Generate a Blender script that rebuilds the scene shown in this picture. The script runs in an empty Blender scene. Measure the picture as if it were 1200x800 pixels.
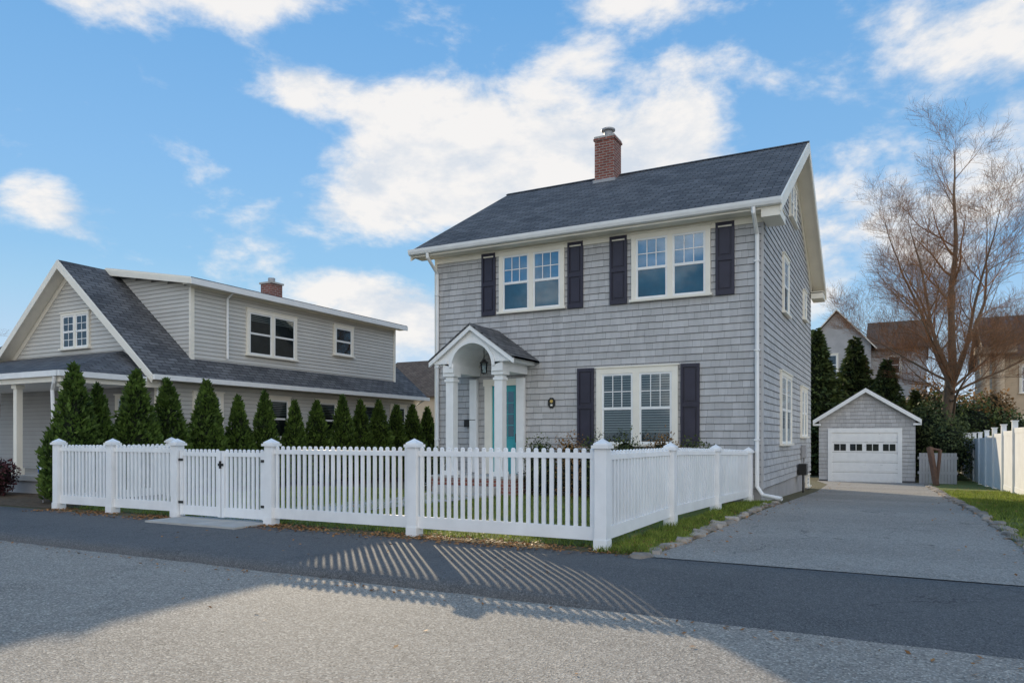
import bpy, math, random
from mathutils import Vector, Matrix, noise
R = math.radians
random.seed(7)
scene = bpy.context.scene
UP = Vector((0,0,1))

# ------------------------------------------------------------ mesh builder
class MB:
    def __init__(s):
        s.v=[]; s.f=[]; s.mi=[]; s.r=[]; s.mats=[]
    def m(s,mat):
        if mat not in s.mats: s.mats.append(mat)
        return s.mats.index(mat)
    def add(s,vs,fs,mat,rnd=None):
        o=len(s.v); s.v.extend(tuple(x) for x in vs); k=s.m(mat)
        if rnd is None: rnd=random.random()
        for f in fs:
            s.f.append(tuple(i+o for i in f)); s.mi.append(k); s.r.append(rnd)
    def box(s,x0,x1,y0,y1,z0,z1,mat,rnd=None):
        s.fbox(lambda a,b,c:(a,b,c),x0,x1,y0,y1,z0,z1,mat,rnd)
    def fbox(s,fr,a0,a1,b0,b1,c0,c1,mat,rnd=None):
        vs=[fr(a,b,c) for a in(a0,a1) for b in(b0,b1) for c in(c0,c1)]
        s.add(vs,[(0,1,3,2),(4,6,7,5),(0,4,5,1),(2,3,7,6),(0,2,6,4),(1,5,7,3)],mat,rnd)
    def prism(s,fr,pts,c0,c1,mat,capmat=None):
        n=len(pts)
        vs=[fr(p[0],p[1],c0) for p in pts]+[fr(p[0],p[1],c1) for p in pts]
        s.add(vs,[(i,(i+1)%n,n+(i+1)%n,n+i) for i in range(n)],mat)
        s.add(vs,[tuple(range(n)),tuple(range(2*n-1,n-1,-1))],capmat or mat)
    def tube(s,pts,rads,sides,mat,rnd=None,cap=False):
        vs=[];fs=[]
        n=len(pts)
        for i,p in enumerate(pts):
            p=Vector(p)
            d=(Vector(pts[min(i+1,n-1)])-Vector(pts[max(i-1,0)]))
            if d.length<1e-6: d=Vector((0,0,1))
            d.normalize()
            ref=Vector((1,0,0)) if abs(d.x)<.8 else Vector((0,1,0))
            u=d.cross(ref).normalized(); w=d.cross(u)
            for k in range(sides):
                a=2*math.pi*k/sides
                vs.append(p+(u*math.cos(a)+w*math.sin(a))*rads[i])
        for i in range(n-1):
            for k in range(sides):
                k2=(k+1)%sides
                fs.append((i*sides+k,i*sides+k2,(i+1)*sides+k2,(i+1)*sides+k))
        if cap:
            fs.append(tuple(range(sides))); fs.append(tuple((n-1)*sides+k for k in range(sides)))
        s.add(vs,fs,mat,rnd)
    def mesh(s,name,uv=True,smooth=False):
        me=bpy.data.meshes.new(name)
        me.from_pydata(s.v,[],s.f)
        for m in s.mats: me.materials.append(m)
        me.polygons.foreach_set('material_index',s.mi)
        at=me.attributes.new('rnd','FLOAT','FACE'); at.data.foreach_set('value',s.r)
        if smooth: me.polygons.foreach_set('use_smooth',[True]*len(s.f))
        me.update()
        if uv:
            ul=me.uv_layers.new(name='UVMap'); buf=[0.0]*(2*len(me.loops)); V=me.vertices
            for p in me.polygons:
                n=p.normal
                h=UP.cross(n)
                if h.length<.05: h=Vector((1,0,0))
                h.normalize(); 
                if h.x+h.y<0: h=-h
                w=n.cross(h); 
                if w.z<0: w=-w
                for li in p.loop_indices:
                    co=V[me.loops[li].vertex_index].co
                    buf[2*li]=co.dot(h); buf[2*li+1]=co.dot(w)
            ul.data.foreach_set('uv',buf)
        return me
    def obj(s,name,parent=None,uv=True,smooth=False):
        o=bpy.data.objects.new(name,s.mesh(name,uv,smooth))
        scene.collection.objects.link(o)
        if parent: o.parent=parent
        return o
def empty(name,loc=(0,0,0)):
    o=bpy.data.objects.new(name,None); o.empty_display_size=.3
    scene.collection.objects.link(o); return o

# ------------------------------------------------------------ materials
def newmat(name):
    m=bpy.data.materials.new(name); m.use_nodes=True
    nt=m.node_tree; b=nt.nodes['Principled BSDF']
    return m,nt,b
def nd(nt,t,**k):
    n=nt.nodes.new(t)
    for a,v in k.items():
        if a.startswith('i_'): n.inputs[a[2:].replace('_',' ')].default_value=v
        else: setattr(n,a,v)
    return n
def c4(c): return (c[0],c[1],c[2],1)
def mixc(nt,fac,a,b,mode='MIX'):
    n=nt.nodes.new('ShaderNodeMix'); n.data_type='RGBA'; n.blend_type=mode
    for i,v in ((0,fac),(6,a),(7,b)):
        if isinstance(v,bpy.types.NodeSocket): nt.links.new(v,n.inputs[i])
        elif i==0: n.inputs[0].default_value=v
        else: n.inputs[i].default_value=c4(v)
    return n.outputs[2]
def ramp(nt,src,p0,p1,v0=0,v1=1):
    n=nt.nodes.new('ShaderNodeMapRange'); nt.links.new(src,n.inputs[0])
    n.inputs[1].default_value=p0; n.inputs[2].default_value=p1
    n.inputs[3].default_value=v0; n.inputs[4].default_value=v1
    return n.outputs[0]
def noi(nt,co,scale,detail=4,rough=.6,sc=None):
    if sc:
        mp=nt.nodes.new('ShaderNodeMapping'); mp.inputs['Scale'].default_value=sc
        nt.links.new(co,mp.inputs[0]); co=mp.outputs[0]
    n=nt.nodes.new('ShaderNodeTexNoise'); n.inputs['Scale'].default_value=scale
    n.inputs['Detail'].default_value=detail; n.inputs['Roughness'].default_value=rough
    nt.links.new(co,n.inputs['Vector']); return n.outputs[0]
def bump(nt,b,h,strength,dist):
    n=nt.nodes.new('ShaderNodeBump'); n.inputs['Strength'].default_value=strength
    n.inputs['Distance'].default_value=dist
    nt.links.new(h,n.inputs['Height']); nt.links.new(n.outputs[0],b.inputs['Normal'])
def scalec(c,k): return tuple(x*k for x in c)
def basic(name,c,var=.15,scale=3,rough=.6,bs=0,bscale=60,rv=0,c2=None,sc=None,spec=.3):
    m,nt,b=newmat(name); L=nt.links
    co=nt.nodes.new('ShaderNodeTexCoord').outputs['Object']
    n=noi(nt,co,scale,5,.6,sc)
    col=mixc(nt,ramp(nt,n,.3,.7),scalec(c,1-var),c2 or scalec(c,1+var))
    if rv:
        at=nd(nt,'ShaderNodeAttribute',attribute_name='rnd')
        k=ramp(nt,at.outputs['Fac'],0,1,1-rv,1+rv)
        vm=nt.nodes.new('ShaderNodeVectorMath'); vm.operation='SCALE'
        L.new(col,vm.inputs[0]); L.new(k,vm.inputs['Scale']); col=vm.outputs[0]
    L.new(col,b.inputs['Base Color']); b.inputs['Roughness'].default_value=rough
    b.inputs['Specular IOR Level'].default_value=spec
    if bs: bump(nt,b,noi(nt,co,bscale,3,.6,sc),bs,.01)
    return m
def bricky(name,c1,c2,mortar,w,h,ms,rough=.85,bs=.4,off=.5,var=.25):
    m,nt,b=newmat(name); L=nt.links
    uv=nt.nodes.new('ShaderNodeTexCoord').outputs['UV']
    t=nt.nodes.new('ShaderNodeTexBrick'); L.new(uv,t.inputs['Vector'])
    t.offset=off
    t.inputs['Color1'].default_value=c4(c1); t.inputs['Color2'].default_value=c4(c2)
    t.inputs['Mortar'].default_value=c4(mortar); t.inputs['Scale'].default_value=1
    t.inputs['Mortar Size'].default_value=ms; t.inputs['Mortar Smooth'].default_value=.2
    t.inputs['Brick Width'].default_value=w; t.inputs['Row Height'].default_value=h
    n=noi(nt,uv,1.2,6,.7); n2=noi(nt,uv,40,3,.7)
    k=ramp(nt,n,.3,.7,1-var,1+var)
    k2=ramp(nt,n2,.3,.7,.75,1.3)
    mm=nt.nodes.new('ShaderNodeMath'); mm.operation='MULTIPLY'; L.new(k,mm.inputs[0]); L.new(k2,mm.inputs[1])
    vm=nt.nodes.new('ShaderNodeVectorMath'); vm.operation='SCALE'
    L.new(t.outputs[0],vm.inputs[0]); L.new(mm.outputs[0],vm.inputs['Scale'])
    L.new(vm.outputs[0],b.inputs['Base Color']); b.inputs['Roughness'].default_value=rough
    b.inputs['Specular IOR Level'].default_value=.2
    inv=nt.nodes.new('ShaderNodeMath'); inv.operation='SUBTRACT'; inv.inputs[0].default_value=1
    L.new(t.outputs['Fac'],inv.inputs[1]); bump(nt,b,inv.outputs[0],bs,.01)
    return m
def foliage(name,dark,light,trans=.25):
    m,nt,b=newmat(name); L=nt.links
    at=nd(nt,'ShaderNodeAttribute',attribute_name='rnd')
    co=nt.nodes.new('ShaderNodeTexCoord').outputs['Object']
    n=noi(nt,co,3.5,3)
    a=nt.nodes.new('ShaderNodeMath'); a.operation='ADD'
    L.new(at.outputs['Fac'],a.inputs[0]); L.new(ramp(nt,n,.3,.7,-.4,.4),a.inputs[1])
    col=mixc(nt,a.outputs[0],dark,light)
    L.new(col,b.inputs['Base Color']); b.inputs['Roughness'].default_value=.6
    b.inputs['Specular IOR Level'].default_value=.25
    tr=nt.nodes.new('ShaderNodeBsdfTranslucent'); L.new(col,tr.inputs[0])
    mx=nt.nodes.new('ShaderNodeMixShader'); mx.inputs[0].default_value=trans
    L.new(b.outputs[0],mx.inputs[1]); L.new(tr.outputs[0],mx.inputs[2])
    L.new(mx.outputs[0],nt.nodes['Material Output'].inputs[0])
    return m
def asphalt(name,c,speck,agg=90,bs=.6,crack=0,patch=.2):
    m,nt,b=newmat(name); L=nt.links
    co=nt.nodes.new('ShaderNodeTexCoord').outputs['Object']
    big=noi(nt,co,.45,6,.65,(.35,1,1)); mid=noi(nt,co,6,5,.7)
    v=nt.nodes.new('ShaderNodeTexVoronoi'); v.inputs['Scale'].default_value=agg; L.new(co,v.inputs['Vector'])
    sepc=nt.nodes.new('ShaderNodeSeparateColor'); L.new(v.outputs['Color'],sepc.inputs[0])
    col=mixc(nt,ramp(nt,big,.3,.7),scalec(c,1-patch),scalec(c,1+patch))
    col=mixc(nt,ramp(nt,mid,.35,.7,0,.35),col,scalec(c,.6))
    # oil / damp stains
    col=mixc(nt,ramp(nt,noi(nt,co,1.1,3,.5),.60,.72,0,.35),col,scalec(c,.45))
    col=mixc(nt,ramp(nt,sepc.outputs[0],.55,1,0,.8),col,speck)
    col=mixc(nt,ramp(nt,sepc.outputs[1],.7,1,0,.7),col,scalec(c,.3))
    if crack:
        cv=nt.nodes.new('ShaderNodeTexVoronoi'); cv.feature='DISTANCE_TO_EDGE'; cv.inputs['Scale'].default_value=.4
        wv=nt.nodes.new('ShaderNodeVectorMath'); wv.operation='MULTIPLY_ADD'
        nn=nt.nodes.new('ShaderNodeTexNoise'); nn.inputs['Scale'].default_value=1.6; nn.inputs['Detail'].default_value=7; L.new(co,nn.inputs['Vector'])
        L.new(nn.outputs['Color'],wv.inputs[0]); wv.inputs[1].default_value=(1.6,1.6,1.6); L.new(co,wv.inputs[2])
        L.new(wv.outputs[0],cv.inputs['Vector'])
        ck=nt.nodes.new('ShaderNodeMath'); ck.operation='MULTIPLY'
        L.new(ramp(nt,cv.outputs[0],.0,.007,crack,0),ck.inputs[0]); L.new(ramp(nt,noi(nt,co,.9,2),.45,.6),ck.inputs[1])
        col=mixc(nt,ck.outputs[0],col,scalec(c,.25))
    L.new(col,b.inputs['Base Color']); b.inputs['Roughness'].default_value=.85
    b.inputs['Specular IOR Level'].default_value=.3
    bump(nt,b,v.outputs['Distance'],bs,.006)
    return m

trim=basic('cream_trim_paint',(.84,.79,.69),.05,2,.45)
white=basic('white_paint',(.82,.82,.81),.05,4,.4,.05,8)
vinylw=basic('white_fence_paint',(.82,.82,.82),.07,2.5,.35,.03,6)
shing=basic('gray_shingle',(.465,.46,.46),.09,2.5,.8,.35,25,.09,sc=(3,3,.5))
shing_e=basic('shingle_butt_shade_dirt',(.14,.14,.145),.2,5,.9)  # shadow under each course, plus dirt, put into the butt colour
wallcore=basic('wall_core',(.13,.13,.135),.1,3,.9)
found=basic('painted_foundation',(.38,.37,.37),.12,2,.8,.3,30)
roofm=bricky('slate_gray_asphalt_shingle',(.085,.086,.092),(.15,.15,.155),(.03,.03,.03),.32,.14,.012,.85,.6)
roofb=bricky('brown_asphalt_shingle',(.12,.085,.065),(.17,.13,.10),(.04,.03,.025),.32,.14,.012)
brick=bricky('red_brick',(.28,.10,.075),(.19,.07,.055),(.32,.27,.24),.21,.075,.012,.9,.6)
shut=basic('navy_shutter_paint',(.033,.031,.050),.15,4,.35)
teal=basic('teal_door_paint',(.05,.36,.40),.05,3,.35)
black=basic('black_metal',(.02,.02,.02),.1,4,.4)
metal=basic('galvanised_metal',(.35,.35,.36),.15,6,.4)
siding=basic('beige_clapboard',(.57,.555,.52),.05,1.5,.6,.05,20,.04)
siding_e=basic('clapboard_butt',(.22,.21,.20),.1,5,.9)
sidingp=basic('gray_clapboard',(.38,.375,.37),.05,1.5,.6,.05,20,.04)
stucco=basic('beige_stucco',(.58,.46,.33),.08,2,.9,.3,50)
graywall=basic('far_gray_siding',(.42,.41,.41),.1,2,.8)
concrete=basic('concrete',(.44,.42,.39),.12,3,.85,.4,60)
stone=basic('field_stone',(.28,.24,.20),.35,5,.9,.8,20,.3)
bark=basic('bark',(.18,.125,.085),.3,8,.9,.8,20,.15,sc=(4,4,1))
twig=basic('twigs',(.20,.135,.09),.2,2,.9,0,1,.3)
twigr=basic('rusty_twigs',(.34,.165,.08),.2,2,.9,0,1,.3)
wood=basic('brown_wood',(.16,.09,.06),.2,6,.8,.4,20)
soil=basic('soil_mulch',(.10,.065,.04),.4,9,.95,.9,45,c2=(.17,.12,.075))
leafd=foliage('dead_leaf',(.20,.09,.03),(.48,.23,.08),.2)
fol_arb=foliage('arborvitae_foliage',(.032,.060,.014),(.14,.22,.042),.25)
fol_con=foliage('conifer_foliage',(.030,.050,.018),(.12,.155,.045),.2)
fol_hed=foliage('shrub_foliage',(.03,.045,.018),(.12,.15,.05),.2)
fol_red=foliage('red_shrub_foliage',(.04,.015,.02),(.12,.04,.045),.2)
fol_aut=foliage('autumn_foliage',(.12,.08,.035),(.36,.20,.08),.3)
grassm=foliage('grass_blade',(.08,.12,.02),(.32,.38,.065),.35)
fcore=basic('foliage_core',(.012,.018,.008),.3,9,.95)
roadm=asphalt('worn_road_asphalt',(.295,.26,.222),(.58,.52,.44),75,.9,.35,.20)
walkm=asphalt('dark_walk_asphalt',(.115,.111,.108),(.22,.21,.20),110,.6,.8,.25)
drivem=asphalt('driveway_asphalt',(.29,.265,.235),(.48,.44,.385),80,.7,.8,.25)
def groundmat(name,a,b_,c):
    m,nt,b=newmat(name); L=nt.links
    co=nt.nodes.new('ShaderNodeTexCoord').outputs['Object']
    col=mixc(nt,ramp(nt,noi(nt,co,1.3,6,.7),.35,.65),a,b_)
    col=mixc(nt,ramp(nt,noi(nt,co,30,4,.7),.45,.7),col,c)
    L.new(col,b.inputs['Base Color']); b.inputs['Roughness'].default_value=.95
    bump(nt,b,noi(nt,co,50,4,.7),.8,.03); return m
lawnm=groundmat('lawn_turf',(.10,.15,.025),(.18,.21,.04),(.14,.115,.045))
groundm=groundmat('rough_ground',(.09,.09,.035),(.13,.11,.055),(.11,.08,.04))

def glassmat(name,base):
    m,nt,b=newmat(name); L=nt.links
    g=nt.nodes.new('ShaderNodeBsdfGlossy'); g.inputs['Roughness'].default_value=.02; g.inputs[0].default_value=(.80,.90,1,1)
    t=nt.nodes.new('ShaderNodeBsdfTransparent'); t.inputs[0].default_value=(.78,.88,.90,1)
    f=nt.nodes.new('ShaderNodeFresnel'); f.inputs[0].default_value=1.5
    mx=nt.nodes.new('ShaderNodeMixShader')
    L.new(ramp(nt,f.outputs[0],0,1,base,1),mx.inputs[0]); L.new(t.outputs[0],mx.inputs[1]); L.new(g.outputs[0],mx.inputs[2])
    L.new(mx.outputs[0],nt.nodes['Material Output'].inputs[0]); return m
glass=glassmat('window_glass',.05)
dark=basic('dark_interior',(.03,.035,.04),.5,1.5,.9)
bluei=basic('sky_reflection_backing',(.03,.15,.23),.45,1.1,.8)  # teal sky reflection painted on the backing behind the panes
bluet=basic('blind_with_sky_reflection',(.16,.38,.60),.25,2,.7)  # upper-sash blind coloured with the reflected sky
blindm=basic('white_blind',(.30,.31,.31),.1,2,.6)

# ------------------------------------------------------------ ground profile
def gz(y):
    if y<7.95: return .12
    if y<14: return .12+.06*(y-7.95)/6.05
    if y<34: return .18-.58*(y-14)/20
    return -.4
def strip(name,rows,off,mat,parent=None):
    mb=MB(); vs=[];fs=[]
    for (y,a,b) in rows: vs+= [(a,y,gz(y)+off),(b,y,gz(y)+off)]
    for i in range(len(rows)-1): fs.append((2*i,2*i+1,2*i+3,2*i+2))
    mb.add(vs,fs,mat); return mb.obj(name,parent)
mb=MB(); rows=[(-400,-.03),(7.55,-.03),(7.93,.105),(7.96,.12),(14,.18),(34,-.4),(70,-.4),(900,-.4)]
vs=[];fs=[]
for y,z in rows: vs+=[(-600,y,z),(600,y,z)]
for i in range(len(rows)-1): fs.append((2*i,2*i+1,2*i+3,2*i+2))
mb.add(vs,fs,groundm); mb.obj('ground')
mb=MB(); mb.add([(-300,-3.2,0),(300,-3.2,0),(300,5.86,0),(-300,5.86,0)],[(0,1,2,3)],roadm); mb.obj('road')
mb=MB(); mb.box(-300,300,-5.2,-3.2,-.02,.12,concrete); mb.obj('sidewalk')
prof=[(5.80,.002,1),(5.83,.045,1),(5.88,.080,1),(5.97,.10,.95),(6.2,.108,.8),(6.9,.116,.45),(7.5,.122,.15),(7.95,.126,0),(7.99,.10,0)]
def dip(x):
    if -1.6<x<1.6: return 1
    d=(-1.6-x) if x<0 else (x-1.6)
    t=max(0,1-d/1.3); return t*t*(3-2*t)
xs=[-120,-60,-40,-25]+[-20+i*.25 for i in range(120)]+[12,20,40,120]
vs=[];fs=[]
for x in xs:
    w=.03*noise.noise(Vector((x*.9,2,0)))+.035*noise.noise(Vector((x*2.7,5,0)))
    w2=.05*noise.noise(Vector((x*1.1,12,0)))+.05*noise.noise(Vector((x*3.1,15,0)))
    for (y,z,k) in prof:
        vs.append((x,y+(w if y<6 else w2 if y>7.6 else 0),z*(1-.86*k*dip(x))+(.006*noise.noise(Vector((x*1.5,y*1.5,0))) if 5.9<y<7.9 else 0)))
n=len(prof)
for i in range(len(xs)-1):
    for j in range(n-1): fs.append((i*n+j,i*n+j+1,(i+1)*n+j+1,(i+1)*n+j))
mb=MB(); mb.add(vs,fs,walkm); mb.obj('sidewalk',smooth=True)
strip('driveway',[(7.9,-2.45,1.45),(9,-2.3,1.38),(13.5,-2.05,1.2),(14,-2.0,1.2),(22,-1.95,1.05),(29,-2.2,.95),(34,-3.0,1.0),(34.3,-3,1)],.012,drivem)
lawn_r=strip('lawn',[(8.02,1.5,3.0),(14,1.28,3.0),(22,1.15,3.0),(34,1.1,3.0),(42,1.1,3.0)],.006,lawnm)
lawn_y=strip('lawn',[(8.35,-13.7,-3.1),(14,-13.7,-2.8),(15.4,-13.7,-2.7)],.006,lawnm)
lawn_s=strip('lawn',[(8.3,-3.1,-2.45),(14,-2.8,-2.2),(15.4,-2.7,-2.1)],.008,lawnm)
fw=strip('front_walkway',[(8.3,-10.3,-8.8),(14.0,-9.2,-7.6),(14.2,-9.2,-7.6)],.02,concrete)
mb=MB(); mb.box(-10.5,-9.5,7.52,8.30,.05,.15,concrete); mb.box(-9.49,-8.5,7.52,8.30,.05,.15,concrete); mb.obj('gate_slab',fw)
strip('mulch_bed',[(8.1,-26,-14.2),(14,-17,-14.0),(24,-17,-14.0)],.008,soil)
strip('neighbor_path',[(7.96,-30,-17.5),(9.0,-30,-18.2)],.014,walkm)

def grass(parent,name,n,fx,y0,y1,h):
    mb=MB()
    for i in range(n):
        y=random.uniform(y0,y1); a,b=fx(y); x=random.uniform(a,b)
        k=noise.noise(Vector((x*1.2,y*1.2,3)))
        if k<-.25 and random.random()<.7: continue
        z=gz(y); hh=h*random.uniform(.5,1.2)*(1+.5*k); w=random.uniform(.004,.009)
        an=random.uniform(0,6.28); lx=random.gauss(0,.5)*hh; ly=random.gauss(0,.5)*hh
        dx=math.cos(an)*w; dy=math.sin(an)*w
        mb.add([(x-dx,y-dy,z),(x+dx,y+dy,z),(x+lx,y+ly,z+hh)],[(0,1,2)],grassm)
    return mb.obj(name,parent,uv=False)
grass(lawn_y,'grass',34000,lambda y:(-13.7,-3.15),8.25,14.4,.07)
grass(lawn_s,'grass',10000,lambda y:(-3.1+.06*(y-8.3),-2.42+.045*(y-8.3)),8.0,15.3,.08)
grass(lawn_r,'grass',24000,lambda y:(1.3,3.0),8.1,26,.07)

mb=MB()
def leaf(x,y,z,s):
    a=random.uniform(0,6.28); t=random.uniform(-.4,.4)
    u=Vector((math.cos(a),math.sin(a),t))*s; w=Vector((-math.sin(a),math.cos(a),random.uniform(-.5,.5)))*s*.55
    c=Vector((x,y,z+.012))
    mb.add([c-u,c+w,c+u,c-w],[(0,1,2,3)],leafd)
for i in range(4200):
    x=random.uniform(-14,-2.6)
    if noise.noise(Vector((x*.8,0,9)))<-.12 and random.random()<.6: continue
    y=8.04+random.gauss(0,.18)
    leaf(x,y,gz(y)+.005,random.uniform(.012,.034))
for i in range(900):
    y=random.uniform(8,15); x=-2.75+.06*(y-8)+random.gauss(0,.3); leaf(x,y,gz(y)+.02,random.uniform(.012,.032))
for i in range(220):
    leaf(random.uniform(-12,3),5.72-abs(random.gauss(0,.15)),.0,random.uniform(.012,.028))
for i in range(30): leaf(random.uniform(-9,4),random.uniform(3,5.6),0,random.uniform(.015,.03))
for i in range(50): leaf(random.uniform(-9,-3),random.uniform(6.3,7.8),.112,random.uniform(.015,.03))
for i in range(120):
    y=random.uniform(9,33); sgn=random.random()<.5
    leaf((-1.95+abs(random.gauss(0,.25))) if sgn else (1.1-abs(random.gauss(0,.25))),y,gz(y)+.014,random.uniform(.015,.03))
for i in range(500):
    y=random.uniform(8,30); leaf(random.uniform(1.0,2.9),y,gz(y)+.03,random.uniform(.015,.03))
for i in range(1200):
    y=random.uniform(8.4,14.5); leaf(random.uniform(-13,-3.3),y,gz(y)+.03,random.uniform(.015,.03))
mb.obj('fallen_leaves',uv=False)

def stones(name,path,step,s):
    mb=MB()
    import bmesh
    for i in range(len(path)-1):
        p=Vector(path[i]); q=Vector(path[i+1]); n=max(1,int((q-p).length/step))
        for k in range(n):
            c=p.lerp(q,(k+.5)/n); c.x+=random.gauss(0,.03)
            bm=bmesh.new(); bmesh.ops.create_icosphere(bm,subdivisions=2,radius=1)
            sx=s*random.uniform(.4,.8); sy=step*random.uniform(.38,.62); sz=s*random.uniform(.25,.5); sd=random.random()*50
            vs=[]; rot=random.uniform(-.4,.4)
            for v in bm.verts:
                co=v.co.copy(); co=Vector([math.copysign(abs(t)**.5,t) for t in co])
                co*=1+.45*noise.noise(co*1.1+Vector((sd,0,0)))
                xx_=co.x*sx;yy_=co.y*sy
                vs.append((c.x+xx_*math.cos(rot)-yy_*math.sin(rot),c.y+xx_*math.sin(rot)+yy_*math.cos(rot),gz(c.y)+co.z*sz))
            bm.faces.ensure_lookup_table(); 
            mb.add(vs,[tuple(v.index for v in f.verts) for f in bm.faces],stone); bm.free()
    return mb.obj(name)
stones('stone_edging',[(-2.55,7.75,0),(-2.42,9,0),(-2.18,13.5,0),(-2.1,15.3,0)],.27,.145)
stones('stone_edging',[(1.6,7.9,0),(1.42,10,0),(1.27,14,0),(1.13,22,0),(1.05,33,0)],.28,.13)

# ------------------------------------------------------------ wall cladding + windows
def frontF(Y): return lambda a,b,c:(a,Y-c,b)
def eastF(X): return lambda a,b,c:(X+c,a,b)
def shingles(mb,fr,alo,ahi,b0,b1,ex,m1,m2):
    b=b0
    while b<b1-.02:
        lo=alo(b+ex*.6); hi=ahi(b+ex*.6)
        if hi-lo<.1: break
        a=lo-random.uniform(0,.1)
        while a<hi:
            w=random.uniform(.13,.36); e=min(a+w,hi); s=max(a,lo)
            if e-s>.02:
                j=random.uniform(-.004,.004); r=random.random(); c=.022+random.uniform(-.003,.002)
                t=min(b+ex,b1)+.002
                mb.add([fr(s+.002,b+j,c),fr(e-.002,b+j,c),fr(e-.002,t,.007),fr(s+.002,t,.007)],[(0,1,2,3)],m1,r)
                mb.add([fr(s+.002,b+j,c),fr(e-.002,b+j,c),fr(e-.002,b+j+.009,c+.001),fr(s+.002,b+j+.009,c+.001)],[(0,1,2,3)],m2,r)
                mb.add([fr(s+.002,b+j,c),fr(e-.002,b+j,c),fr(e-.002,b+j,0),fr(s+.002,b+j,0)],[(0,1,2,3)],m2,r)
            a+=w
        b+=ex
def laps(mb,fr,alo,ahi,b0,b1,ex,m1,m2):
    b=b0
    while b<b1-.02:
        lo=alo(b+ex*.5); hi=ahi(b+ex*.5)
        if hi-lo<.05: break
        t=min(b+ex,b1)
        mb.add([fr(lo,b,.018),fr(hi,b,.018),fr(hi,t,.003),fr(lo,t,.003)],[(0,1,2,3)],m1)
        mb.add([fr(lo,b,.018),fr(hi,b,.018),fr(hi,b,0),fr(lo,b,0)],[(0,1,2,3)],m2)
        mb.add([fr(lo,b,.019),fr(hi,b,.019),fr(hi,b+.006,.0185),fr(lo,b+.006,.0185)],[(0,1,2,3)],m2)
        b+=ex
def window(mb,fr,a0,a1,b0,b1,n=2,cas=.10,up=None,lo=None,grid=(3,2),blind=0,frame=white,casing=trim,lowgrid=False):
    up=up or dark; lo=lo or dark
    B=lambda *k:mb.fbox(fr,*k)
    B(a0,a0+cas,b0,b1-cas-.001,0,.065,casing); B(a1-cas,a1,b0,b1-cas-.001,0,.065,casing)
    B(a0,a1,b1-cas,b1,0,.066,casing); B(a0-.03,a1+.03,b1,b1+.03,0,.09,casing)
    B(a0-.04,a1+.04,b0-.05,b0-.001,0,.11,casing)
    ia0=a0+cas; ia1=a1-cas; mull=cas*1.1; w=(ia1-ia0-mull*(n-1))/n
    ib0=b0; ib1=b1-cas
    for i in range(n):
        s=ia0+i*(w+mull); e=s+w
        if i<n-1: B(e,e+mull,ib0,ib1,0,.064,casing)
        mid=(ib0+ib1)/2; f=.045
        B(s,e,mid,ib1,.022,.026,up); B(s,e,ib0,mid-.001,.022,.026,lo)
        for (p,q,cz,gr) in ((mid-.02,ib1,.052,grid),(ib0,mid+.02,.046,grid if lowgrid else None)):
            B(s,s+f,p,q,.027,cz,frame); B(e-f,e,p,q,.027,cz,frame)
            B(s+f,e-f,q-f,q,.027,cz,frame); B(s+f,e-f,p,p+f*1.2,.027,cz,frame)
            gc=cz-.010
            mb.add([fr(s+f,p+f,gc),fr(e-f,p+f,gc),fr(e-f,q-f,gc),fr(s+f,q-f,gc)],[(0,1,2,3)],glass)
            if gr:
                for k in range(1,gr[0]):
                    x=s+f+(e-s-2*f)*k/gr[0]; B(x-.01,x+.01,p+f*1.2,q-f,gc+.001,cz-.003,frame)
                for k in range(1,gr[1]):
                    z=p+f+(q-p-2*f)*k/gr[1]; B(s+f,e-f,z-.01,z+.01,gc+.0015,cz-.0035,frame)
        if blind:
            z=ib1-.06; end=ib1-(ib1-ib0)*blind
            while z>end:
                mb.add([fr(s+f,z,.0275),fr(e-f,z,.0275),fr(e-f,z-.024,.031),fr(s+f,z-.024,.031)],[(0,1,2,3)],blindm); z-=.055
def shutter(mb,fr,a0,a1,b0,b1,m=shut):
    B=lambda *k:mb.fbox(fr,*k)
    f=.05
    B(a0,a0+f,b0,b1,.024,.06,m); B(a1-f,a1,b0,b1,.024,.06,m)
    mid=(b0+b1)/2
    for (p,q) in ((b0,b0+.09),(mid-.04,mid+.04),(b1-.07,b1)): B(a0+f,a1-f,p,q,.024,.058,m)
    for (p,q) in ((b0+.09,mid-.04),(mid+.04,b1-.07)):
        B(a0+f,a1-f,p,q,.024,.030,m)
        B(a0+f+.04,a1-f-.04,p+.05,q-.05,.030,.048,m)

# ============================================================ MAIN HOUSE
H=empty('two_story_shingle_house')
X0,X1,Y0,Y1=-10.25,-2.38,15.4,24.8
SL=.565; EZ=6.12; YE0=14.95; YE1=25.25; XR=-1.95; XL=-10.7; YM=(YE0+YE1)/2; RZ=EZ+SL*(YM-YE0)
F=frontF(Y0); S=eastF(X1)
w=MB()
w.box(X0,X1,Y0,Y1,.45,5.97,wallcore)
w.box(X0+.02,X1-.02,Y0+.02,Y1-.02,-.6,.45,found)
yz=lambda a,b,c:(c,a,b)
gp=[(Y0,5.97),(Y1,5.97),(Y1,EZ-.15+SL*(YE1-Y1)),(YM,RZ-.17),(Y0,EZ-.15+SL*(Y0-YE0))]
w.prism(yz,gp,X0,X1,wallcore)
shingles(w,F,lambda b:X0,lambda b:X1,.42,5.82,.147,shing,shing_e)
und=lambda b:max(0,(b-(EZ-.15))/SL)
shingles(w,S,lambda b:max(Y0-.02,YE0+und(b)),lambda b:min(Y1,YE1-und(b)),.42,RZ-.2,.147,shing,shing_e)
w.obj('walls',H)
r=MB()
r.prism(yz,[(YE0,EZ),(YM,RZ),(YE1,EZ),(YE1,EZ-.03),(YE1,EZ-.13),(YM,RZ-.15),(YE0,EZ-.13)],XL+.03,XR-.03,roofm,trim)
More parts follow.
